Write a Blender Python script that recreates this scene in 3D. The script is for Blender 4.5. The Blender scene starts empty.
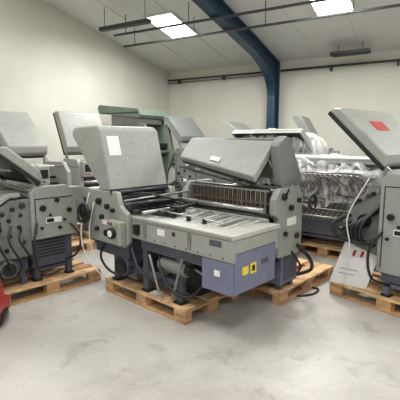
import bpy, bmesh, math, random
from mathutils import Vector, Matrix, noise
random.seed(4)
S=bpy.context.scene
try:
    S.view_settings.view_transform='Standard'
except Exception: pass

# ---------------------------------------------------------------- materials
def mat(name,col,rough=.5,metal=0,var=.12,scale=6,alpha=1,emis=0,stretch=(1,1,1),bump=0,dirt=0):
    m=bpy.data.materials.new(name); m.use_nodes=True
    nt=m.node_tree; b=nt.nodes['Principled BSDF']
    b.inputs['Roughness'].default_value=rough; b.inputs['Metallic'].default_value=metal
    b.inputs['Alpha'].default_value=alpha
    tc=nt.nodes.new('ShaderNodeTexCoord'); mp=nt.nodes.new('ShaderNodeMapping')
    mp.inputs['Scale'].default_value=stretch
    nz=nt.nodes.new('ShaderNodeTexNoise'); nz.inputs['Scale'].default_value=scale; nz.inputs['Detail'].default_value=6
    cr=nt.nodes.new('ShaderNodeValToRGB')
    cr.color_ramp.elements[0].position=.3; cr.color_ramp.elements[1].position=.7
    cr.color_ramp.elements[0].color=(*[c*(1-var) for c in col],1)
    cr.color_ramp.elements[1].color=(*[min(1,c*(1+var)) for c in col],1)
    L=nt.links
    L.new(tc.outputs['Object'],mp.inputs[0]); L.new(mp.outputs[0],nz.inputs['Vector'])
    L.new(nz.outputs['Fac'],cr.inputs[0]); out=cr.outputs[0]
    if dirt:
        n2=nt.nodes.new('ShaderNodeTexNoise'); n2.inputs['Scale'].default_value=14; n2.inputs['Detail'].default_value=8; n2.inputs['Roughness'].default_value=.75
        r2=nt.nodes.new('ShaderNodeValToRGB'); r2.color_ramp.elements[0].position=.30; r2.color_ramp.elements[0].color=(1-dirt,1-dirt*1.05,1-dirt*1.2,1)
        r2.color_ramp.elements[1].position=.48; r2.color_ramp.elements[1].color=(1,1,1,1)
        mx=nt.nodes.new('ShaderNodeMix'); mx.data_type='RGBA'; mx.blend_type='MULTIPLY'; mx.inputs[0].default_value=1
        L.new(mp.outputs[0],n2.inputs[0]); L.new(n2.outputs[0],r2.inputs[0]); L.new(out,mx.inputs[6]); L.new(r2.outputs[0],mx.inputs[7]); out=mx.outputs[2]
    L.new(out,b.inputs['Base Color'])
    if bump:
        bp=nt.nodes.new('ShaderNodeBump'); bp.inputs['Strength'].default_value=bump; bp.inputs['Distance'].default_value=.01
        L.new(nz.outputs['Fac'],bp.inputs['Height']); L.new(bp.outputs[0],b.inputs['Normal'])
    if emis:
        b.inputs['Emission Color'].default_value=(*col,1); b.inputs['Emission Strength'].default_value=emis
    return m
GREY=mat('machine_grey_paint',(.31,.32,.292),.40,0,.07,4,dirt=.22)
GREY2=mat('machine_grey_paint_dark',(.19,.20,.19),.45,0,.1,4,dirt=.35)
GGREEN=mat('machine_greygreen_paint',(.14,.18,.145),.5,0,.1,4,dirt=.3)
LAV=mat('machine_lavender_panel',(.165,.175,.265),.45,0,.1,5,dirt=.15)
BLUE=mat('machine_blue_paint',(.12,.133,.18),.45,0,.1,5,dirt=.3)
BLUE2=mat('machine_blue_paint_dark',(.07,.08,.105),.5,0,.15,5,dirt=.3)
BLACK=mat('black_plastic',(.010,.010,.012),.4,0,.2,8)
DARK=mat('dark_steel',(.028,.028,.030),.4,.5,.3,9)
STEEL=mat('bright_steel',(.40,.40,.38),.32,.8,.12,12)
RUB=mat('roller_rubber',(.04,.04,.043),.35,.2,.2,9)
BRASS=mat('worn_brass_rods',(.15,.105,.07),.45,.4,.5,14)
WHITE=mat('white_label',(.8,.8,.78),.6,0,.03,5)
PAPER=mat('dusty_paper',(.66,.66,.62),.8,0,.06,5)
TABLE=mat('table_plate',(.50,.50,.46),.4,.1,.08,5,dirt=.15)
YEL=mat('yellow_sticker',(.8,.6,.05),.6,0,.05,5)
RED=mat('red_paint',(.42,.025,.025),.4,0,.15,6)
WOOD=mat('pallet_wood',(.47,.28,.14),.8,0,.35,7,stretch=(1,1,3),bump=.3,dirt=.25)
WOOD2=mat('pallet_wood_pale',(.62,.40,.21),.8,0,.3,7,stretch=(1,1,3),bump=.3,dirt=.25)

def mat_floor():
    m=mat('concrete_floor',(.50,.485,.452),.42,0,.09,.7)
    nt=m.node_tree; b=nt.nodes['Principled BSDF']; L=nt.links
    tc=[n for n in nt.nodes if n.type=='TEX_COORD'][0]; cr=[n for n in nt.nodes if n.type=='VALTORGB'][0]
    prev=cr.outputs[0]
    def layer(sc,det,rough,p0,c0,p1,dist=0,stretch=(1,1,1),rot=0):
        nonlocal prev
        mp=nt.nodes.new('ShaderNodeMapping'); mp.inputs['Scale'].default_value=stretch; mp.inputs['Rotation'].default_value=(0,0,rot)
        n2=nt.nodes.new('ShaderNodeTexNoise'); n2.inputs['Scale'].default_value=sc; n2.inputs['Detail'].default_value=det; n2.inputs['Roughness'].default_value=rough; n2.inputs['Distortion'].default_value=dist
        r=nt.nodes.new('ShaderNodeValToRGB'); r.color_ramp.elements[0].position=p0; r.color_ramp.elements[0].color=(c0,c0*.99,c0*.97,1)
        r.color_ramp.elements[1].position=p1; r.color_ramp.elements[1].color=(1,1,1,1)
        mx=nt.nodes.new('ShaderNodeMix'); mx.data_type='RGBA'; mx.blend_type='MULTIPLY'; mx.inputs[0].default_value=1
        L.new(tc.outputs['Object'],mp.inputs[0]); L.new(mp.outputs[0],n2.inputs[0]); L.new(n2.outputs[0],r.inputs[0]); L.new(prev,mx.inputs[6]); L.new(r.outputs[0],mx.inputs[7]); prev=mx.outputs[2]
    layer(1.2,8,.62,.38,.80,.54,.5)
    layer(30,3,.5,.3,.94,.6)
    layer(3.2,7,.68,.33,.76,.44,.6)
    layer(2.2,8,.7,.30,.78,.40,.3,(1,.12,1),.6)
    layer(8,6,.7,.26,.62,.34,.2)
    L.new(prev,b.inputs['Base Color'])
    return m
FLOOR=mat_floor()
WALL=mat('plaster_wall',(.63,.62,.55),.8,0,.05,1.2,bump=.05)
CEIL=mat('ceiling_panels',(.68,.68,.65),.7,0,.05,1.5)
BEAM=mat('blue_steel_paint',(.010,.045,.08),.4,0,.12,4)
SKYL=mat('skylight_panel',(1,1,1),.5,0,0,1,emis=13)
PIPE=mat('dark_pipe',(.045,.05,.055),.5,.3,.1,5)
def mat_film():
    m=bpy.data.materials.new('plastic_film'); m.use_nodes=True; nt=m.node_tree; b=nt.nodes['Principled BSDF']
    b.inputs['Base Color'].default_value=(.80,.80,.79,1); b.inputs['Roughness'].default_value=.2
    tc=nt.nodes.new('ShaderNodeTexCoord'); mp=nt.nodes.new('ShaderNodeMapping'); mp.inputs['Scale'].default_value=(1,1,.35); mp.inputs['Rotation'].default_value=(.3,.5,0)
    n=nt.nodes.new('ShaderNodeTexNoise'); n.inputs['Scale'].default_value=6; n.inputs['Detail'].default_value=7; n.inputs['Distortion'].default_value=1.8
    r=nt.nodes.new('ShaderNodeMapRange'); r.inputs[1].default_value=.42; r.inputs[2].default_value=.70; r.inputs[3].default_value=.10; r.inputs[4].default_value=.80
    bp=nt.nodes.new('ShaderNodeBump'); bp.inputs['Strength'].default_value=.7; bp.inputs['Distance'].default_value=.04
    nt.links.new(tc.outputs['Object'],mp.inputs[0]); nt.links.new(mp.outputs[0],n.inputs[0]); nt.links.new(n.outputs[0],r.inputs[0]); nt.links.new(r.outputs[0],b.inputs['Alpha'])
    nt.links.new(n.outputs[0],bp.inputs['Height']); nt.links.new(bp.outputs[0],b.inputs['Normal'])
    return m
FILM=mat_film()

# ---------------------------------------------------------------- builder
class Part:
    def __init__(s,name,parent=None,M=None,bevel=.005):
        s.name=name; s.parent=parent; s.bm=bmesh.new(); s.mats=[]; s.bevel=bevel; s.M=M or Matrix()
    def mi(s,m):
        if m not in s.mats: s.mats.append(m)
        return s.mats.index(m)
    def loft(s,A,B,m,smooth=False,cap=True):
        va=[s.bm.verts.new(s.M@Vector(p)) for p in A]; vb=[s.bm.verts.new(s.M@Vector(p)) for p in B]
        i=s.mi(m); n=len(A)
        for k in range(n):
            f=s.bm.faces.new((va[k],va[(k+1)%n],vb[(k+1)%n],vb[k])); f.material_index=i; f.smooth=smooth
        if cap:
            f=s.bm.faces.new(va[::-1]); f.material_index=i
            f=s.bm.faces.new(vb); f.material_index=i
    def box(s,x0,x1,y0,y1,z0,z1,m):
        s.loft([(x0,y0,z0),(x1,y0,z0),(x1,y1,z0),(x0,y1,z0)],[(x0,y0,z1),(x1,y0,z1),(x1,y1,z1),(x0,y1,z1)],m)
    def prism(s,prof,ax,lo,hi,m):
        f={'y':lambda p,t:(p[0],t,p[1]),'x':lambda p,t:(t,p[0],p[1]),'z':lambda p,t:(p[0],p[1],t)}[ax]
        s.loft([f(p,lo) for p in prof],[f(p,hi) for p in prof],m)
    def cyl(s,p,q,r,m,n=16,r2=None):
        p=Vector(p);q=Vector(q);d=(q-p).normalized()
        a=d.orthogonal().normalized(); b=d.cross(a); r2=r if r2 is None else r2
        A=[p+(a*math.cos(t)+b*math.sin(t))*r for t in [2*math.pi*k/n for k in range(n)]]
        B=[q+(a*math.cos(t)+b*math.sin(t))*r2 for t in [2*math.pi*k/n for k in range(n)]]
        s.loft(A,B,m,True)
    def tube(s,pts,r,m,n=8):
        P=[Vector(p) for p in pts]; rings=[]; a=None
        for k,p in enumerate(P):
            d=(P[min(k+1,len(P)-1)]-P[max(k-1,0)]).normalized()
            a=d.orthogonal().normalized() if a is None else (a-d*a.dot(d)).normalized()
            b=d.cross(a)
            rings.append([s.bm.verts.new(s.M@(p+(a*math.cos(t)+b*math.sin(t))*r)) for t in [2*math.pi*j/n for j in range(n)]])
        i=s.mi(m)
        for A,B in zip(rings,rings[1:]):
            for k in range(n):
                f=s.bm.faces.new((A[k],A[(k+1)%n],B[(k+1)%n],B[k])); f.smooth=True; f.material_index=i
        s.bm.faces.new(rings[0][::-1]).material_index=i; s.bm.faces.new(rings[-1]).material_index=i
    def curve(s,pts,r,m,n=8,k=6):
        P=[Vector(p) for p in pts]; P=[P[0]]+P+[P[-1]]; out=[]
        for i in range(1,len(P)-2):
            for j in range(k):
                t=j/k; a,b,c,d=P[i-1:i+3]
                out.append(.5*((2*b)+(c-a)*t+(2*a-5*b+4*c-d)*t*t+(3*b-a-3*c+d)*t**3))
        out.append(P[-2]); s.tube(out,r,m,n)
    def wheel(s,c,ax,R,m,r=.012,spokes=4):
        c=Vector(c); d=Vector(ax).normalized(); a=d.orthogonal().normalized(); b=d.cross(a)
        n=24; pts=[c+(a*math.cos(2*math.pi*k/n)+b*math.sin(2*math.pi*k/n))*R for k in range(n+1)]
        s.tube(pts,r,m)
        s.cyl(c-d*.02,c+d*.02,R*.3,m)
        for k in range(spokes):
            t=2*math.pi*k/spokes+.4; s.cyl(c,c+(a*math.cos(t)+b*math.sin(t))*R,.007,m,8)
    def slab(s,q,th,m):
        q=[Vector(p) for p in q]; nrm=(q[1]-q[0]).cross(q[3]-q[0]).normalized()*th
        s.loft(q,[p+nrm for p in q],m)
    def done(s):
        bmesh.ops.recalc_face_normals(s.bm,faces=s.bm.faces)
        me=bpy.data.meshes.new(s.name); s.bm.to_mesh(me); s.bm.free()
        for m in s.mats: me.materials.append(m)
        o=bpy.data.objects.new(s.name,me); S.collection.objects.link(o)
        if s.parent: o.parent=s.parent
        if s.bevel:
            b=o.modifiers.new('bevel','BEVEL'); b.width=s.bevel; b.segments=2; b.limit_method='ANGLE'; b.angle_limit=math.radians(40)
        return o
def empty(name,loc,rot):
    e=bpy.data.objects.new(name,None); S.collection.objects.link(e); e.location=loc; e.rotation_euler=(0,0,math.radians(rot)); e.empty_display_size=.1
    return e
def place(o,loc,rot):
    o.location=loc; o.rotation_euler=(0,0,math.radians(rot)); return o

# ---------------------------------------------------------------- room
RC=(-.9,12,0); RR=-30
XM=13.0; YM=-18.0; EV=3.6; SL=math.tan(math.radians(10)); RIDGE=-9.0
def zc(y): return EV+SL*(-y if y>RIDGE else (y-YM))
def room(p): return place(p.done(),RC,RR)
def rw(x,y):
    a=math.radians(RR); return (RC[0]+x*math.cos(a)-y*math.sin(a),RC[1]+x*math.sin(a)+y*math.cos(a),0)
p=Part('floor',bevel=0); p.box(-.2,XM+.2,YM-.2,.2,-.15,0,FLOOR); room(p)
p=Part('wall_back',bevel=0); p.box(-.2,XM+.2,0,.2,0,EV+.05,WALL); room(p)
p=Part('wall_front',bevel=0); p.box(-.2,XM+.2,YM-.2,YM,0,EV+.05,WALL); room(p)
gable=[(YM,0),(0,0),(0,EV),(RIDGE,zc(RIDGE)),(YM,EV)]
p=Part('wall_left',bevel=0); p.prism(gable,'x',-.2,0,WALL); room(p)
p=Part('wall_right',bevel=0); p.prism(gable,'x',XM,XM+.2,WALL); room(p)
p=Part('ceiling',bevel=0)
zr=zc(RIDGE)
p.prism([(.2,EV-.2*SL),(RIDGE,zr),(YM-.2,EV-.2*SL),(YM-.2,EV+.15),(RIDGE,zr+.2),(.2,EV+.15)],'x',-.2,XM+.2,CEIL)
for k in range(1,13):
    x=k*1.05
    p.prism([(0,zc(0)-.012),(RIDGE,zr-.012),(RIDGE,zr+.02),(0,zc(0)+.02)],'x',x-.008,x+.008,CEIL)
room(p)
n=1
for x in (1.55,4.77,8.0,11.2):
    for (y0,y1) in ((-3.1,-2.03),(-6.6,-5.5),(-12.5,-11.4),(-16,-14.9)):
        p=Part('window_%d'%n,bevel=0); n+=1
        p.prism([(y0,zc(y0)-.03),(y1,zc(y1)-.03),(y1,zc(y1)+.01),(y0,zc(y0)+.01)],'x',x,x+.62,SKYL)
        w=.04
        for (a,b,c,d) in ((x-w,x,y0-w,y1+w),(x+.62,x+.62+w,y0-w,y1+w),(x,x+.62,y0-w,y0),(x,x+.62,y1,y1+w)):
            p.prism([(c,zc(c)-.045),(d,zc(d)-.045),(d,zc(d)+.01),(c,zc(c)+.01)],'x',a,b,CEIL)
        room(p)
def frame(x,nm):
    p=Part(nm,bevel=0)
    inner=[(-.36,0),(-.36,2.75)]
    for k in range(1,9):
        t=k/8; a=Vector((-.36,2.75)); b=Vector((-.38,zc(-.6)-.44)); c=Vector((-1.5,zc(-1.5)-.34))
        q=a*(1-t)**2+b*2*t*(1-t)+c*t*t; inner.append((q.x,q.y))
    inner.append((RIDGE,zr-.36))
    outer=[(-.03,0),(-.03,EV-.02),(RIDGE,zr-.04)]
    p.prism(outer+inner[::-1],'x',x-.008,x+.008,BEAM)
    for a,b in zip(inner,inner[1:]):
        d=(Vector(b)-Vector(a)).normalized(); nn=Vector((-d.y,d.x))*-.02
        p.prism([a,b,(b[0]+nn.x,b[1]+nn.y),(a[0]+nn.x,a[1]+nn.y)],'x',x-.10,x+.10,BEAM)
    p.prism([(-.03,0),(-.03,EV-.02),(-.05,EV-.02),(-.05,0)],'x',x-.10,x+.10,BEAM)
    p.prism([(-.03,EV-.02),(RIDGE,zr-.04),(RIDGE,zr-.06),(-.03,EV-.04)],'x',x-.10,x+.10,BEAM)
    room(p)
for x in (3.25,9.6): frame(x,'steel_portal_frame')
for y,x0,x1 in ((-3.3,.9,XM-.2),(-2.77,.7,XM-.2)):
    p=Part('cable_tray',bevel=0)
    z=zc(y)-.36
    p.box(x0,x1,y-.03,y+.03,z-.03,z,PIPE)
    for k in range(8):
        xx=x0+.3+k*1.5
        p.cyl((xx,y,z),(xx,y,zc(y)-.012),.008,PIPE,6)
    room(p)
p=Part('wall_pipe',bevel=0)
p.cyl((.05,-.12,3.36),(3.1,-.12,3.36),.025,PIPE,10); p.cyl((3.4,-.12,3.36),(XM-.1,-.12,3.36),.025,PIPE,10)
p.cyl((.05,-.12,3.28),(3.1,-.12,3.28),.012,PIPE,8)
for k in range(9):
    x=.4+k*1.4
    if abs(x-3.25)>.2: p.box(x-.02,x+.02,-.13,0.0,3.26,3.385,PIPE)
room(p)
p=Part('ceiling_lamp'); p.box(4.7,5.5,-.75,-.5,3.48,3.55,BLACK); p.box(4.75,5.45,-.72,-.53,3.465,3.48,DARK)
for x in (4.85,5.35): p.cyl((x,-.62,3.54),(x,-.62,zc(-.62)),.008,BLACK,6)
room(p)
p=Part('ceiling_lamp'); p.box(.9,2.1,-3.75,-3.63,3.8,3.87,PIPE)
for x in (1.0,2.0): p.cyl((x,-3.69,3.86),(x,-3.69,zc(-3.69)),.008,PIPE,6)
room(p)

# ---------------------------------------------------------------- pallet
def pallet(cx,cy,rot,L=1.2,W=.8,z=0,m=None):
    m=m or WOOD
    p=Part('wooden_pallet',bevel=.003)
    hx,hy=L/2,W/2
    for k,(w) in enumerate((.145,.1,.145,.1,.145)):
        y=-hy+w/2 if k==0 else (hy-w/2 if k==4 else (-hy+W*(k/4)))
        p.box(-hx,hx,y-w/2,y+w/2,.122,.144,m if k%2 else WOOD2)
    for x in (-hx+.0725,0,hx-.0725):
        p.box(x-.0725,x+.0725,-hy,hy,.1,.122,m)
        for y,w in ((-hy+.05,.1),(0,.145),(hy-.05,.1)):
            p.box(x-.0725,x+.0725,y-w/2,y+w/2,.022,.1,m)
    for y,w in ((-hy+.05,.1),(0,.145),(hy-.05,.1)):
        p.box(-hx,hx,y-w/2,y+w/2,0,.022,m)
    o=p.done(); place(o,(cx,cy,z),rot); return o

# ---------------------------------------------------------------- machine components
def lid(P,hx,hz,L,ang,y0,y1,m=None,th=.09,label=None,inner=DARK,M=None,gasket=False):
    m=m or GREY
    a=math.radians(ang); u=Vector((-math.cos(a),math.sin(a))); n=Vector((math.sin(a),math.cos(a)))
    n=n if n.y>0 else -n
    pt=lambda s,t:(hx+u.x*s+n.x*t,hz+u.y*s+n.y*t)
    p=Part('hood_lid',P,M,bevel=.018)
    p.prism([pt(0,0),pt(L,0),pt(L,th*.5),pt(L-.07,th),pt(.07,th),pt(0,th*.5)],'y',y0,y1,m)
    p.done()
    p=Part('hood_lid_lining',P,M,bevel=.004)
    p.prism([pt(.03,-.012),pt(L-.03,-.012),pt(L-.03,0.002),pt(.03,.002)],'y',y0+.03,y1-.03,inner)
    rim=BLACK if gasket else m
    for y in (y0-.004,y1-.02):
        p.prism([pt(.0,-.035),pt(L+.003,-.035),pt(L+.003,0.006),pt(.0,.006)],'y',y,y+.024,rim)
    for s in (0,L-.012):
        p.prism([pt(s,-.035),pt(s+.014,-.035),pt(s+.014,.006),pt(s,.006)],'y',y0+.01,y1-.01,rim)
    h2=pt(L*.5,-.05)
    p.cyl((h2[0],y0+.12,h2[1]),(h2[0],y1-.12,h2[1]),.012,STEEL,8)
    if label:
        s0,s1,ya,yb,lm=label
        p.prism([pt(s0,th+.001),pt(s1,th+.001),pt(s1,th+.004),pt(s0,th+.004)],'y',ya,yb,lm)
    p.done()
def cheek(p,x0,x1,z0,z1,y0,y1,m):
    c=.11
    p.prism([(x0,z0),(x1-.03,z0),(x1,z0+.05),(x1,z1-c*1.3),(x1-c,z1),(x0+.05,z1),(x0,z1-.07)],'y',y0,y1,m)
def film(P,x0,x1,y0,y1,zt,zb,seed=0,amp=.12):
    bm=bmesh.new(); cx,cy=(x0+x1)/2,(y0+y1)/2; hx,hy=(x1-x0)/2,(y1-y0)/2
    rings=[]; N=72
    def ring(sc,z,a):
        r=[]
        for j in range(N):
            t=2*math.pi*j/N; c,s_=math.cos(t),math.sin(t)
            q=max(abs(c),abs(s_))**.75
            x=cx+hx*sc*c/q; y=cy+hy*sc*s_/q
            v=noise.noise_vector(Vector((x*2.2+seed,y*2.2,z*1.6)))*a; w=noise.noise_vector(Vector((x*9+seed,y*9,z*2.0)))*a*.4
            r.append(bm.verts.new((x+v.x+w.x,y+v.y+w.y,z+v.z+w.z)))
        return r
    for (sc,zz) in ((.08,zt+.02),(.3,zt+.03),(.5,zt),(.7,zt-.02),(.88,zt-.08),(.98,zt-.16)): rings.append(ring(sc,zz,amp))
    for k in range(1,11): rings.append(ring(1.0-.02*k+.03*math.sin(k*1.3),zt-.16+(zb-zt+.16)*k/10,amp))
    for A,B in zip(rings,rings[1:]):
        for j in range(N):
            f=bm.faces.new((A[j],A[(j+1)%N],B[(j+1)%N],B[j])); f.smooth=True
    bm.faces.new(rings[0][::-1])
    me=bpy.data.meshes.new('plastic_wrap'); bm.to_mesh(me); bm.free(); me.materials.append(FILM)
    o=bpy.data.objects.new('plastic_wrap',me); S.collection.objects.link(o); o.parent=P
    return o

def fold_unit(name,loc,rot,W=.8,D=.55,top=1.2,body=BLUE,pan=GREY,lids=(( .2,1.24,.75,50),),table=.9,ext=0.0,z0=.144,plate=True,label=None,wheel=True,ctrl=True,chz=.5,th=.09,stack=False,gasket=False):
    P=empty(name,loc,rot)
    p=Part('base_cabinet',P,bevel=.008)
    p.box(.02,D-.04,.08,W-.08,.30,.72,body)
    for x in (.04,D-.1):
        for y in (.09,W-.15):
            p.box(x,x+.06,y,y+.06,z0+.02,.31,body); p.box(x-.015,x+.075,y-.015,y+.075,z0,z0+.022,DARK)
    p.box(.04,D-.04,.10,W-.10,.24,.28,body)
    for k in range(6): p.box(.08,D-.12,.076,.082,.40+k*.035,.415+k*.035,DARK)
    for k in range(6): p.box(D-.044,D-.036,.2,W-.2,.40+k*.035,.415+k*.035,DARK)
    p.done()
    p=Part('side_cheeks',P,bevel=.012)
    cheek(p,0,D,chz,top,0,.07,pan); cheek(p,0,D,chz,top,W-.07,W,pan)
    p.done()
    p=Part('cheek_fittings',P,bevel=.002)
    for x,z,r in ((.12,.95,.032),(.28,1.02,.024),(.42,.9,.026),(.3,.72,.018),(.1,.74,.016),(.2,.87,.014),(.36,.8,.014)):
        if x<D-.06: p.cyl((x,.001,z),(x,-.028,z),r,BLACK,14)
    p.box(.15,.33,-.006,.001,.78,.84,WHITE); p.box(.16,.24,-.009,-.005,.79,.83,BLACK)
    p.box(.04,D-.06,-.004,.001,top-.135,top-.125,BLACK); p.box(.04,.05,-.004,.001,chz+.05,top-.13,DARK)
    if wheel:
        p.wheel((.15,-.07,.66),(0,1,0),.085,BLACK); p.cyl((.15,-.08,.66),(.15,.01,.66),.015,STEEL)
    for x,z in ((.04,1.1),(D-.05,chz+.06),(.04,chz+.06)):
        p.cyl((x,-.012,z),(x,.001,z),.01,STEEL,8)
    p.curve([(D-.1,-.01,.75),(D-.02,-.08,.6),(D-.07,-.09,.42),(D-.14,.05,.33)],.012,BLACK)
    p.curve([(.05,-.01,.8),(-.03,-.09,.6),(.0,-.07,.35),(.1,.1,.26)],.014,BLACK)
    p.done()
    p=Part('rollers',P,bevel=0)
    for k,(x,z) in enumerate(((.1,.95),(.18,1.02),(.26,.95),(.34,1.02),(.42,.94),(.18,.87),(.34,.86),(.1,1.1),(.3,1.12),(.42,.8),(.05,.85))):
        if x<D-.05: p.cyl((x,.06,z),(x,W-.06,z),.032 if k<7 else .018,[RUB,STEEL,DARK][k%3],14)
    for k in range(5):
        x=.06+k*(D-.14)/4; p.cyl((x,.06,top-.05),(x,W-.06,top-.05),.011,STEEL,8)
    p.done()
    if plate:
        p=Part('fold_plates',P,bevel=0)
        for (sx,sz,ex,ez) in ((.06,1.0,-.42,1.22),(.06,.86,-.40,.62)):
            d=Vector((ex-sx,ez-sz)).normalized(); nn=Vector((-d.y,d.x))
            for y in (.1,W-.13):
                p.prism([(sx,sz),(ex,ez),(ex+nn.x*.035,ez+nn.y*.035),(sx+nn.x*.035,sz+nn.y*.035)],'y',y,y+.03,GREY2)
            nb=int((W-.3)/.035)
            for k in range(nb):
                y=.15+k*.035
                p.prism([(sx,sz),(ex,ez),(ex+nn.x*.01,ez+nn.y*.01),(sx+nn.x*.01,sz+nn.y*.01)],'y',y,y+.014,BRASS if k%2 else STEEL)
            for t in (.3,.65,.98):
                c=Vector((sx,sz)).lerp(Vector((ex,ez)),t); p.cyl((c.x,.1,c.y+.02),(c.x,W-.1,c.y+.02),.014,STEEL,8)
        p.done()
    if stack:
        p=Part('roller_stack',P,bevel=.004)
        for y in (.03,W-.08):
            p.prism([(-.42,.46),(0,.46),(0,1.06),(-.2,1.06),(-.42,.92)],'y',y,y+.05,GREY2)
        for k,(x,z,r) in enumerate(((-.08,1.0,.03),(-.18,.97,.03),(-.28,.93,.03),(-.37,.86,.025),(-.1,.9,.025),(-.22,.86,.028),(-.32,.78,.025),(-.12,.78,.03),(-.22,.7,.03),(-.34,.66,.025),(-.08,.62,.02),(-.26,.56,.03),(-.38,.55,.02))):
            p.cyl((x,-.0 if k%3==0 else .05,z),(x,W-.05,z),r,[RUB,STEEL,DARK,RUB][k%4],14)
            p.cyl((x,.03,z),(x,.015,z),r*.8,[STEEL,BLACK,DARK][k%3],12)
        p.prism([(-.44,.95),(-.2,1.09),(-.1,1.09),(-.1,1.13),(-.21,1.13),(-.46,.99)],'y',.0,W,GREY)
        p.box(-.40,-.02,.1,W-.1,.24,.5,BLUE2)
        for x in (-.38,-.1): p.box(x,x+.06,.1,.16,z0,.25,BLUE2); p.box(x,x+.06,W-.16,W-.1,z0,.25,BLUE2)
        p.cyl((-.25,.02,.36),(-.25,.12,.36),.09,GREY2,20); p.cyl((-.25,-.0,.36),(-.25,.03,.36),.07,BLACK,20)
        for k in range(4):
            p.curve([(-.4+k*.1,.03,.9-.05*k),(-.46+k*.1,-.06,.66),(-.38+k*.11,-.05-.01*k,.42),(-.3+k*.08,.08,.27)],.012,BLACK)
        p.done()
    for i,l in enumerate(lids):
        lid(P,l[0],l[1],l[2],l[3],.0,W,pan,th=th,label=label if i==0 else None,gasket=gasket)
        p=Part('lid_struts',P,bevel=0)
        a=math.radians(l[3]); tx,tz=l[0]-math.cos(a)*l[2]*.45,l[1]+math.sin(a)*l[2]*.45
        for y in (.035,W-.035): 
            p.cyl((D*.35,y,top-.1),(tx,y,tz-.01),.011,STEEL,8); p.cyl((l[0],y,top-.08),(l[0],y,l[1]+.02),.02,GREY2,8)
        p.done()
    if ext>0:
        p=Part('feed_table',P,bevel=.006)
        x0=D-.02;x1=D+ext
        p.box(x0,x1,.02,.06,table-.16,table,pan); p.box(x0,x1,W-.06,W-.02,table-.16,table,pan); p.box(x1-.03,x1,.06,W-.06,table-.16,table-.01,pan)
        p.box(x0,x1-.03,.06,W-.06,table-.05,table-.03,DARK)
        k=x0+.05
        while k<x1-.08:
            p.box(k,k+.025,.08,W-.08,table-.03,table-.012,STEEL); k+=.06
        for y in (.06,W-.12):
            p.box(x1-.14,x1-.08,y,y+.06,z0,table-.16,body)
        p.box(x1-.13,x1-.09,.12,W-.12,.3,.36,body)
        p.done()
    if ctrl:
        p=Part('control_box',P,bevel=.008)
        p.box(D-.04,D+.10,.02,.2,top-.28,top-.04,pan); p.box(D+.10,D+.105,.04,.18,top-.2,top-.08,BLACK)
        for k in range(3): p.cyl((D+.1,.06+k*.05,top-.24),(D+.115,.06+k*.05,top-.24),.012,[RED,BLACK,YEL][k],10)
        p.done()
    return P
def mworld(x,y,o,r):
    a=math.radians(r); return (o[0]+x*math.cos(a)-y*math.sin(a), o[1]+x*math.sin(a)+y*math.cos(a))
def unit_pallet(o,r,x0,x1,y0,y1):
    c=mworld((x0+x1)/2,(y0+y1)/2,o,r)
    if x1-x0>=y1-y0: pallet(c[0],c[1],r,x1-x0,y1-y0)
    else: pallet(c[0],c[1],r+90,y1-y0,x1-x0)

# ---------------------------------------------------------------- main machine
MO=(.26,3.04,0); MR=-43
P=empty('folding_machine',MO,MR)
p=Part('register_table_frame',P,bevel=.006)
p.box(-1.5,0,0,.035,.69,.90,GREY); p.box(-1.5,0,.615,.65,.69,.90,GREY)
p.box(-.035,0,.035,.615,.76,.895,GREY)
p.box(-1.5,-.035,.03,.62,.70,.72,DARK)
p.box(-.5,-.46,-.01,0,.72,.86,GREY2); p.box(-1.1,-1.06,-.01,0,.72,.86,GREY2)
for k in range(9): p.cyl((-1.22+k*.14,.001,.715),(-1.22+k*.14,-.004,.715),.007,DARK,8)
p.box(-1.28,-.02,-.003,.0,.868,.872,DARK)
p.done()
p=Part('register_table_top',P,bevel=.003)
p.box(-1.35,-.0,-.005,.21,.895,.912,TABLE)
p.box(-.20,-.0,.21,.655,.895,.912,TABLE)
p.box(-1.35,-.20,.21,.655,.865,.88,DARK)
x=-1.33
k=0
while x<-.22:
    p.slab([(x,.22,.888),(x+.05,.22,.888),(x+.09,.62,.918),(x+.04,.62,.918)],.012,STEEL if k%3==2 else TABLE)
    x+=.068; k+=1
p.box(-1.3,-.1,.60,.65,.915,.945,GREY)
for k in range(7): p.cyl((-1.25+k*.18,.3,.94),(-1.25+k*.18,.55,.955),.009,STEEL,8)
p.box(-.02,.012,-.005,.655,.88,.915,TABLE)
p.box(-1.3,-.9,.19,.22,.915,.95,DARK); p.cyl((-1.3,.2,.97),(-.3,.2,.95),.009,STEEL,8)
for k in range(4): p.box(-1.1+k*.2,-1.075+k*.2,.18,.22,.912,.96,BLACK)
p.done()
p=Part('end_cover',P,bevel=.008)
p.box(-.34,-.01,.005,.03,.41,.685,LAV)
p.box(-.03,-.005,.03,.62,.41,.755,LAV)
p.box(-.34,-.03,.60,.63,.41,.69,LAV)
p.box(-.34,-.03,.03,.6,.405,.42,BLUE2)
p.done()
p=Part('warning_labels',P,bevel=0)
p.box(-.005,-.002,.13,.21,.56,.63,YEL); p.box(-.005,-.001,.24,.32,.55,.64,YEL); p.box(-.001,.001,.26,.30,.57,.62,BLACK)
p.box(-.005,-.002,.4,.5,.6,.64,BLUE2)
p.box(-.2,-.14,.002,.006,.55,.6,WHITE)
p.box(-.9,-.8,-.002,.001,.78,.84,WHITE); p.box(-.25,-.12,-.002,.001,.8,.85,BLUE2); p.box(-.7,-.66,-.002,.001,.8,.84,BLACK)
p.done()
p=Part('station_side_cheeks',P,bevel=.012)
for y0 in (-.06,.66):
    p.prism([(-2.02,.66),(-1.95,.58),(-1.34,.58),(-1.28,.64),(-1.28,.93),(-1.40,1.0),(-1.45,1.14),(-1.95,1.14),(-2.02,1.06)],'y',y0,y0+.06,GREY)
p.box(-1.52,-1.30,-.14,-.06,.62,.86,GREY)
p.done()
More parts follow.
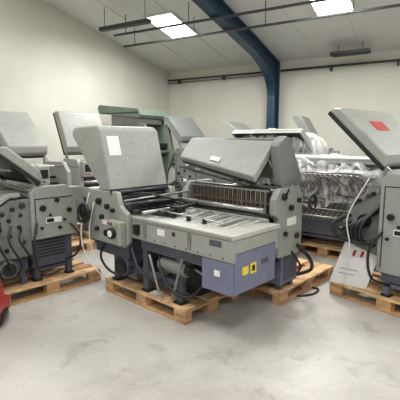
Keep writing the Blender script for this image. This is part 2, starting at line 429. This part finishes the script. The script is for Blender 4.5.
p=Part('station_body',P,bevel=.01)
p.box(-1.95,-1.36,.0,.66,.44,.8,BLUE2)
p.prism([(-1.9,.8),(-1.5,.8),(-1.6,1.05),(-1.9,1.05)],'y',.0,.66,DARK)
p.done()
p=Part('station_rollers',P,bevel=0)
for k,(x,z,r) in enumerate(((-1.46,.98,.04),(-1.36,.97,.035),(-1.54,1.06,.035),(-1.64,1.1,.035),(-1.25,.96,.022),(-1.74,1.13,.03),(-1.85,1.12,.03),(-1.12,.96,.018),(-1.48,1.13,.02))):
    p.cyl((x,.0,z),(x,.66,z),r,[RUB,DARK,RUB,STEEL][k%4],16)
p.box(-1.3,-1.24,.0,.66,1.0,1.03,DARK)
for k in range(6): p.box(-1.32,-1.12,.06+k*.1,.09+k*.1,.95,.99,BLACK)
p.cyl((-1.35,-.04,1.06),(-1.1,.64,1.12),.012,STEEL,8)
p.cyl((-1.0,.1,.95),(-.98,.62,1.0),.02,DARK,10); p.box(-1.05,-.95,.3,.42,.93,1.0,BLACK)
p.curve([(-1.4,.05,1.1),(-1.2,.1,1.14),(-1.05,.3,1.08),(-1.1,.6,1.0)],.01,BLACK)
p.done()
p=Part('handwheel_and_knobs',P,bevel=.002)
p.wheel((-1.93,-.15,.88),(0,1,0),.095,BLACK,.02); p.cyl((-1.93,-.17,.88),(-1.93,-.05,.88),.022,DARK); p.cyl((-1.93,-.15,.88),(-1.93,-.14,.88),.085,BLACK,24)
for x,z,r in ((-1.75,1.02,.035),(-1.6,.98,.028),(-1.5,.95,.022),(-1.8,.72,.025),(-1.62,.7,.034),(-1.7,.86,.026)): p.cyl((x,-.06,z),(x,-.095,z),r,BLACK,14)
p.cyl((-1.41,-.14,.74),(-1.41,-.18,.74),.055,BLACK,18); p.cyl((-1.41,-.18,.74),(-1.41,-.186,.74),.035,WHITE,18)
p.box(-1.72,-1.58,-.064,-.06,.78,.83,WHITE)
for k in range(3): p.cyl((-1.49+k*.05,-.14,.83),(-1.49+k*.05,-.15,.83),.012,[RED,BLACK,YEL][k],10)
p.box(-1.22,-1.16,-.04,0,.74,.84,BLACK)
p.done()
p=Part('noise_hood',P,bevel=.02)
p.prism([(-1.54,1.14),(-1.70,1.76),(-1.76,1.81),(-2.20,1.80),(-2.26,1.76),(-2.26,1.70),(-1.72,1.13)],'y',-.06,.72,GREY)
p.done()
p=Part('noise_hood_trim',P,bevel=.002)
u=Vector((-.16,.62)).normalized(); nn=Vector((u.y,-u.x))
q=lambda s,t:(-1.54+u.x*s+nn.x*t,1.14+u.y*s+nn.y*t)
p.prism([q(.37,.001),q(.58,.001),q(.58,.004),q(.37,.004)],'y',.0,.15,WHITE)
p.prism([q(-.04,-.02),q(.02,-.02),q(.02,.012),q(-.04,.012)],'y',-.06,.72,DARK)
p.box(-1.8,-1.56,-.02,.68,1.09,1.14,DARK)
p.done()
p=Part('undercarriage',P,bevel=.006)
for x in (-1.7,-1.2,-.72):
    for y in (.06,.55):
        p.box(x,x+.07,y,y+.07,.16,.70,BLUE2); p.box(x-.02,x+.09,y-.02,y+.09,.144,.165,DARK)
p.box(-1.7,-.65,.07,.12,.30,.36,BLUE2); p.box(-1.7,-.65,.56,.61,.30,.36,BLUE2)
p.box(-1.2,-.34,.04,.08,.58,.69,BLUE2); p.box(-1.64,-1.36,.1,.6,.2,.5,BLUE)
p.box(-1.12,-.95,.2,.45,.17,.4,GREY2); p.box(-.34,-.05,.1,.55,.5,.6,DARK)
p.box(-.92,-.66,.3,.55,.15,.42,DARK)
p.done()
p=Part('motor_and_hoses',P,bevel=.002)
p.cyl((-1.45,-.02,.36),(-1.45,.22,.36),.1,BLUE2,24); p.cyl((-1.45,-.05,.36),(-1.45,-.02,.36),.085,BLACK,24)
for k in range(8): 
    t=2*math.pi*k/8; p.box(-1.45+.1*math.cos(t)-.004,-1.45+.1*math.cos(t)+.004,0,.2,.36+.1*math.sin(t)-.006,.36+.1*math.sin(t)+.006,DARK)
p.cyl((-.95,.1,.48),(-.6,.1,.48),.07,GREY2,20); p.cyl((-.6,.1,.48),(-.55,.1,.48),.05,DARK,20)
p.cyl((-.9,.3,.55),(-.35,.3,.55),.05,DARK,16)
p.cyl((-1.15,.15,.62),(-.4,.15,.45),.012,STEEL,8)
p.curve([(-1.3,.0,.6),(-1.15,-.03,.4),(-.95,.05,.3),(-.8,.15,.45)],.018,BLACK)
p.curve([(-1.0,.1,.62),(-.8,.0,.35),(-.6,.1,.22),(-.5,.3,.4)],.016,BLACK)
p.curve([(-1.75,.0,.6),(-1.8,-.04,.4),(-1.68,.0,.25),(-1.5,.1,.2)],.014,BLACK)
p.cyl((-1.0,-.02,.58),(-.86,.0,.16),.012,STEEL,8)
p.cyl((-.6,.03,.6),(-.74,.03,.18),.014,GREY2,8)
for k in range(5): p.cyl((-1.3+k*.04,.2,.4),(-1.3+k*.04,.5,.4),.012,[STEEL,DARK][k%2],8)
p.box(-1.1,-.98,.04,.16,.145,.152,PAPER)
p.done()
p=Part('transport_straps',P,bevel=0)
p.curve([(-1.90,-.09,1.1),(-1.98,-.16,.7),(-1.93,-.14,.4),(-1.78,-.02,.15)],.006,WHITE)
p.curve([(-1.84,-.08,1.0),(-1.88,-.12,.6),(-1.74,-.04,.15)],.005,WHITE)
p.done()
p=Part('cross_station_cheeks',P,bevel=.012)
for x0 in (-.19,-1.36):
    p.prism([(.86,.52),(1.24,.50),(1.30,.56),(1.30,1.10),(1.22,1.20),(.86,1.20),(.78,1.10),(.78,.95),(.86,.9)],'x',x0,x0+.07,GREY)
p.done()
p=Part('cross_station_body',P,bevel=.01)
p.box(-1.29,-.19,.9,1.24,.45,.9,DARK)
p.box(-.85,-.16,.98,1.30,.2,.56,BLUE); 
for x in (-.82,-.24):
    for y in (1.0,1.2): p.box(x,x+.06,y,y+.06,.144,.21,BLUE2)
p.box(-.165,-.155,1.02,1.26,.24,.5,BLUE2)
p.done()
p=Part('cross_station_plate_rods',P,bevel=0)
p.box(-1.2,-.2,.80,.82,.93,1.20,BLACK)
x=-1.19
k=0
while x<-.21:
    p.box(x,x+.012,.775,.80,.94,1.19,BRASS if k%2 else STEEL); x+=.028; k+=1
for z in (.95,1.06,1.18): p.box(-1.22,-.19,.765,.78,z-.009,z+.009,STEEL if z==1.18 else BRASS)
for k,(y,z) in enumerate(((.9,1.14),(.98,1.16),(1.08,1.13),(1.16,1.1),(.72,.94),(.70,1.0))): p.cyl((-1.29,y,z),(-.19,y,z),.028,[RUB,STEEL][k%2],14)
p.done()
p=Part('cross_station_fittings',P,bevel=.002)
for y,z,r in ((.92,1.12,.035),(1.05,1.0,.03),(1.2,1.06,.025),(.96,.75,.025),(1.18,.7,.03)): p.cyl((-.12,y,z),(-.09,y,z),r,BLACK,14)
p.cyl((-.12,.95,1.1),(-.05,.9,1.2),.01,BLACK,8); p.box(-.12,-.11,1.0,1.16,.82,.9,WHITE)
p.wheel((-.04,1.36,1.03),(1,0,0),.075,BLACK,.016); p.cyl((-.12,1.30,1.03),(-.03,1.36,1.03),.015,DARK)
p.curve([(-.12,1.2,.6),(-.02,1.3,.45),(-.05,1.4,.3),(-.2,1.34,.22)],.02,BLACK)
p.curve([(-.12,1.1,.55),(-.04,1.15,.4),(-.1,1.2,.3)],.012,DARK)
p.done()
p=Part('cross_station_lid',P,bevel=.014)
A=[(-1.38,.80,1.42),(-.26,.66,1.26),(-.26,1.0,1.60),(-1.38,.98,1.64)]
B=[(-1.38,.76,1.48),(-.26,.62,1.325),(-.26,.96,1.655),(-1.38,.95,1.69)]
p.loft(A,B,GREY); p.done()
p=Part('cross_station_lid_lining',P,bevel=.003)
p.loft([(-1.36,.81,1.40),(-.28,.68,1.235),(-.28,1.02,1.57),(-1.36,.99,1.60)],[(-1.36,.78,1.43),(-.28,.655,1.27),(-.28,.99,1.60),(-1.36,.97,1.63)],BLACK)
p.loft([(-.9,.735,1.455),(-.76,.715,1.435),(-.76,.75,1.475),(-.9,.77,1.492)],[(-.9,.725,1.462),(-.76,.706,1.442),(-.76,.741,1.482),(-.9,.761,1.499)],WHITE)
p.cyl((-.16,.98,1.18),(-.28,.88,1.48),.012,STEEL,8); p.cyl((-1.33,.98,1.18),(-1.33,.93,1.55),.012,STEEL,8)
p.cyl((-1.34,.72,1.37),(-.28,.60,1.24),.010,BLACK,8)
p.done()
p=Part('cross_station_rear_lid',P,bevel=.014)
p.prism([(.92,1.22),(1.34,1.22),(1.30,1.30),(1.06,1.66),(.98,1.70),(.86,1.64),(.84,1.60)],'x',-.24,-.14,GREY2)
p.prism([(1.18,1.26),(1.34,1.26),(1.06,1.68),(.96,1.68)],'x',-.9,-.24,GREY); p.done()
c=mworld(-1.17,.40,MO,MR); pallet(c[0],c[1],MR,1.25,.8)
c=mworld(-.54,1.56,MO,MR); pallet(c[0],c[1],MR+90,1.2,.8)

# ---------------------------------------------------------------- left front machine
LO=(-1.74,4.06,0)
fold_unit('folding_machine',LO,47,W=.95,D=.52,top=1.18,body=BLUE2,lids=((.12,1.22,.55,38),),plate=False,stack=True,chz=.62,wheel=False,th=.1,gasket=True)
unit_pallet(LO,47,-.42,.78,-.03,.87)
P=empty('pallet_truck',(-2.20,3.38,0),190)
p=Part('forks_and_frame',P,bevel=.006)
for y in (-.2,.06): p.box(-.25,.75,y,y+.14,.07,.12,RED)
p.box(-.42,-.25,-.2,.2,.07,.2,RED); p.prism([(-.42,.2),(-.25,.2),(-.3,.5),(-.36,.5)],'y',-.10,.10,RED)
p.cyl((-.36,-.09,.08),(-.36,.09,.08),.08,BLACK,20)
for y in (-.13,.13): p.cyl((.6,y-.04,.045),(.6,y+.04,.045),.045,WHITE,14)
p.done()
p=Part('tow_handle',P,bevel=.003)
p.cyl((-.3,0,.2),(-.02,0,1.0),.02,RED,10)
p.tube([(-.02,0,1.0),(0,.08,1.05),(.03,.08,1.15),(.03,-.08,1.15),(0,-.08,1.05),(-.02,0,1.0)],.014,BLACK)
p.cyl((-.35,0,.12),(-.33,0,.42),.04,STEEL,12)
p.done()

# ---------------------------------------------------------------- right front machine
RO=(1.70,3.74,0); RROT=-52
P=fold_unit('folding_machine',RO,RROT,W=.98,D=.6,top=1.36,lids=((.02,1.40,.82,42),),pan=GREY,label=(.42,.56,.30,.56,RED),plate=False,stack=False,chz=.40,gasket=True,th=.1,wheel=False,ctrl=False)
p=Part('delivery_rollers',P,bevel=.003)
for y in (.12,.85): p.prism([(-.40,.60),(0,.5),(0,1.22),(-.12,1.22),(-.40,.98)],'y',y,y+.04,GREY2)
for k in range(8): p.cyl((-.03-k*.048,.10,1.19-k*.028),(-.03-k*.048,.90,1.19-k*.028),.022,[RUB,STEEL,DARK][k%3],12)
for k in range(7): p.cyl((-.05-k*.05,.09,.98-k*.03),(-.05-k*.05,.90,.98-k*.03),.026,[DARK,RUB,STEEL][k%3],12)
p.box(-.3,-.0,.28,.85,.3,.62,BLUE2)
for x in (-.28,-.06):
    for y in (.32,.75): p.box(x,x+.05,y,y+.05,.144,.31,BLUE2)
for k in range(6):
    p.curve([(-.02-.05*k,.11,1.05-.06*k),(-.14-.05*k,-.02,.86-.02*k),(-.16-.05*k,-.03+.02*k,.70),(-.08-.05*k,.1,.62)],.018,BLACK)
p.curve([(-.36,.11,.9),(-.48,.0,.8),(-.42,-.04,.7),(-.2,.0,.64),(-.05,.05,.68)],.022,BLACK)
p.cyl((-.2,.08,.85),(-.2,.12,.85),.07,BLACK,20)
p.done()
p=Part('transport_straps',P,bevel=0)
p.curve([(-.1,-.03,1.3),(-.3,-.04,.9),(-.25,-.06,.6),(-.34,.02,.15)],.006,WHITE)
p.done()
unit_pallet(RO,RROT,-.52,.68,.04,.92)
P=Part('sign_board',bevel=.003)
TX,TY,TZ=.15,.06,.52
P.loft([(0,0,0),(.38,0,0),(.38,.015,0),(0,.015,0)],[(TX,TY,TZ),(TX+.38,TY,TZ),(TX+.38,TY+.015,TZ),(TX,TY+.015,TZ)],WHITE)
def sb(s,t,o=-.002): return (TX*t/TZ+s,TY*t/TZ+o,t)
for (s0,s1,t0,t1,m_) in ((.05,.22,.115,.122,GREY2),(.12,.15,.32,.38,RED),(.20,.23,.32,.38,RED),(.05,.24,.165,.172,GREY2)):
    P.loft([sb(s0,t0),sb(s1,t0),sb(s1,t1),sb(s0,t1)],[sb(s0,t0,.001),sb(s1,t0,.001),sb(s1,t1,.001),sb(s0,t1,.001)],m_)
o=P.done(); place(o,(1.40,4.16,.146),-40)
# loose power cable on the floor between the pallets
p=Part('power_cable',bevel=0)
p.curve([(1.50,4.95,.012),(1.25,4.62,.012),(1.05,4.62,.012),(1.16,4.40,.012),(1.32,4.28,.012),(1.20,4.12,.012),(1.02,4.08,.012)],.011,BLACK)
p.curve([(1.05,5.05,.012),(1.30,4.85,.012),(1.42,4.66,.012),(1.30,4.50,.012)],.009,BLACK)
p.done()

# ---------------------------------------------------------------- background machines
def bg(loc,rot,wrap=None,**k):
    P=fold_unit('folding_machine',loc,rot,**k)
    D=k.get('D',.55);W=k.get('W',.8);e=k.get('ext',0)
    c=mworld((D+e)/2,W/2,loc,rot)
    L=max(1.2,D+e)
    if W>D+e: pallet(c[0],c[1],rot+90,1.2,.8)
    else: pallet(c[0],c[1],rot,L,.8)
    if wrap: film(P,*wrap)
    return P
bg((-2.40,7.0,0),-46,W=.8,D=.62,top=1.35,lids=((.1,1.42,.80,64),),ext=.9,th=.16,gasket=True,pan=GREY)
bg((-2.72,5.66,0),-36,W=.62,D=.6,top=1.35,lids=((.0,1.42,.86,46),),th=.15,gasket=True)
bg((.0,6.5,0),-40,W=1.0,D=.62,top=1.35,lids=((.25,1.42,.5,30),),ext=1.0,pan=GREY2)
bg((1.75,6.5,0),50,W=1.3,D=.6,top=1.4,lids=((.2,1.46,.6,35),),wrap=(-.3,.80,-.05,1.3,1.80,.9,3,.13))
bg((2.35,5.2,0),50,W=1.4,D=.62,top=1.2,lids=((.2,1.28,.4,15),),wrap=(-.35,.8,.0,1.4,1.40,.75,9,.14))
for i,(x,y,r,a,l,pn) in enumerate(((1.9,-2.6,-35,50,.7,GREY2),(3.1,-1.9,-30,35,.7,GREY),(4.5,-2.0,-25,60,.6,GREY2),(5.7,-1.9,-35,45,.7,GREY),(7.1,-1.9,-30,30,.7,GREY2),(8.6,-2.0,-30,45,.7,GREY))):
    q=rw(x,y); bg(q,r,W=.9,D=.62,top=1.5+.05*(i%2),lids=((.15,1.62,l,a),),ext=.5,pan=pn,body=BLUE2 if i%2 else GGREEN,th=.12)
GO=(-1.65,8.6,0)
P=empty('sheet_feeder',GO,-32)
p=Part('feeder_frame',P,bevel=.01)
for y in (0,.8):
    p.prism([(-.5,.1),(.5,.1),(.55,.9),(.75,1.35),(.6,2.0),(-.3,2.02),(-.5,1.6)],'y',y,y+.08,GGREEN)
p.box(-.45,.45,.08,.8,.15,.85,GGREEN); p.box(-.2,.6,.08,.8,1.5,1.6,DARK)
for x in (-.48,.4):
    for y in (.0,.8): p.box(x,x+.08,y,y+.08,0,.12,DARK)
p.done()
p=Part('feeder_top_tray',P,bevel=.012)
p.prism([(-.62,2.24),(.50,2.12),(.54,2.18),(.50,2.30),(-.60,2.42),(-.65,2.36)],'y',-.05,.95,GGREEN)
p.box(-.3,.45,-.0,.88,2.0,2.20,GREY2)
p.box(-.55,.48,-.056,-.05,2.22,2.24,BLACK)
p.done()
p=Part('feeder_rollers',P,bevel=0)
for k in range(8): p.cyl((.05+.08*k,.08,1.2+.03*k),(.05+.08*k,.8,1.2+.03*k),.035,[RUB,STEEL,DARK][k%3],12)
p.curve([(.5,-.02,1.5),(.6,-.1,1.1),(.5,-.08,.7),(.4,.05,.4)],.02,BLACK)
p.wheel((.3,-.08,1.2),(0,1,0),.12,BLACK); p.cyl((.3,-.09,1.2),(.3,.02,1.2),.02,DARK)
p.done()

cam=bpy.data.cameras.new('camera'); co=bpy.data.objects.new('camera',cam); S.collection.objects.link(co)
co.location=(0,0,1.65); co.rotation_euler=(math.radians(81.6),0,0); cam.lens=36; cam.sensor_width=36; S.camera=co

# ---------------------------------------------------------------- lights
def area(nm,x,y,z,sx,sy,pw,col=(1,.985,.955)):
    l=bpy.data.lights.new(nm,'AREA'); l.shape='RECTANGLE'; l.size=sx; l.size_y=sy; l.energy=pw; l.color=col
    o=bpy.data.objects.new(nm,l); S.collection.objects.link(o)
    q=rw(x,y); o.location=(q[0],q[1],z); o.rotation_euler=(0,0,math.radians(RR))
for i,(x,y) in enumerate(((2.0,-3.6),(5.2,-3.6),(9,-4),(3.5,-8),(7,-9),(7,-13))):
    area('added_fill_light',x,y,zc(y)-.45,.9,.9,(100,135,100,85,85,85)[i])  # added fill lamps below the ceiling, unseen, brighten the hall beyond the skylights
w=bpy.data.worlds.new('world'); S.world=w; w.use_nodes=True
w.node_tree.nodes['Background'].inputs[0].default_value=(.8,.85,.9,1); w.node_tree.nodes['Background'].inputs[1].default_value=.3
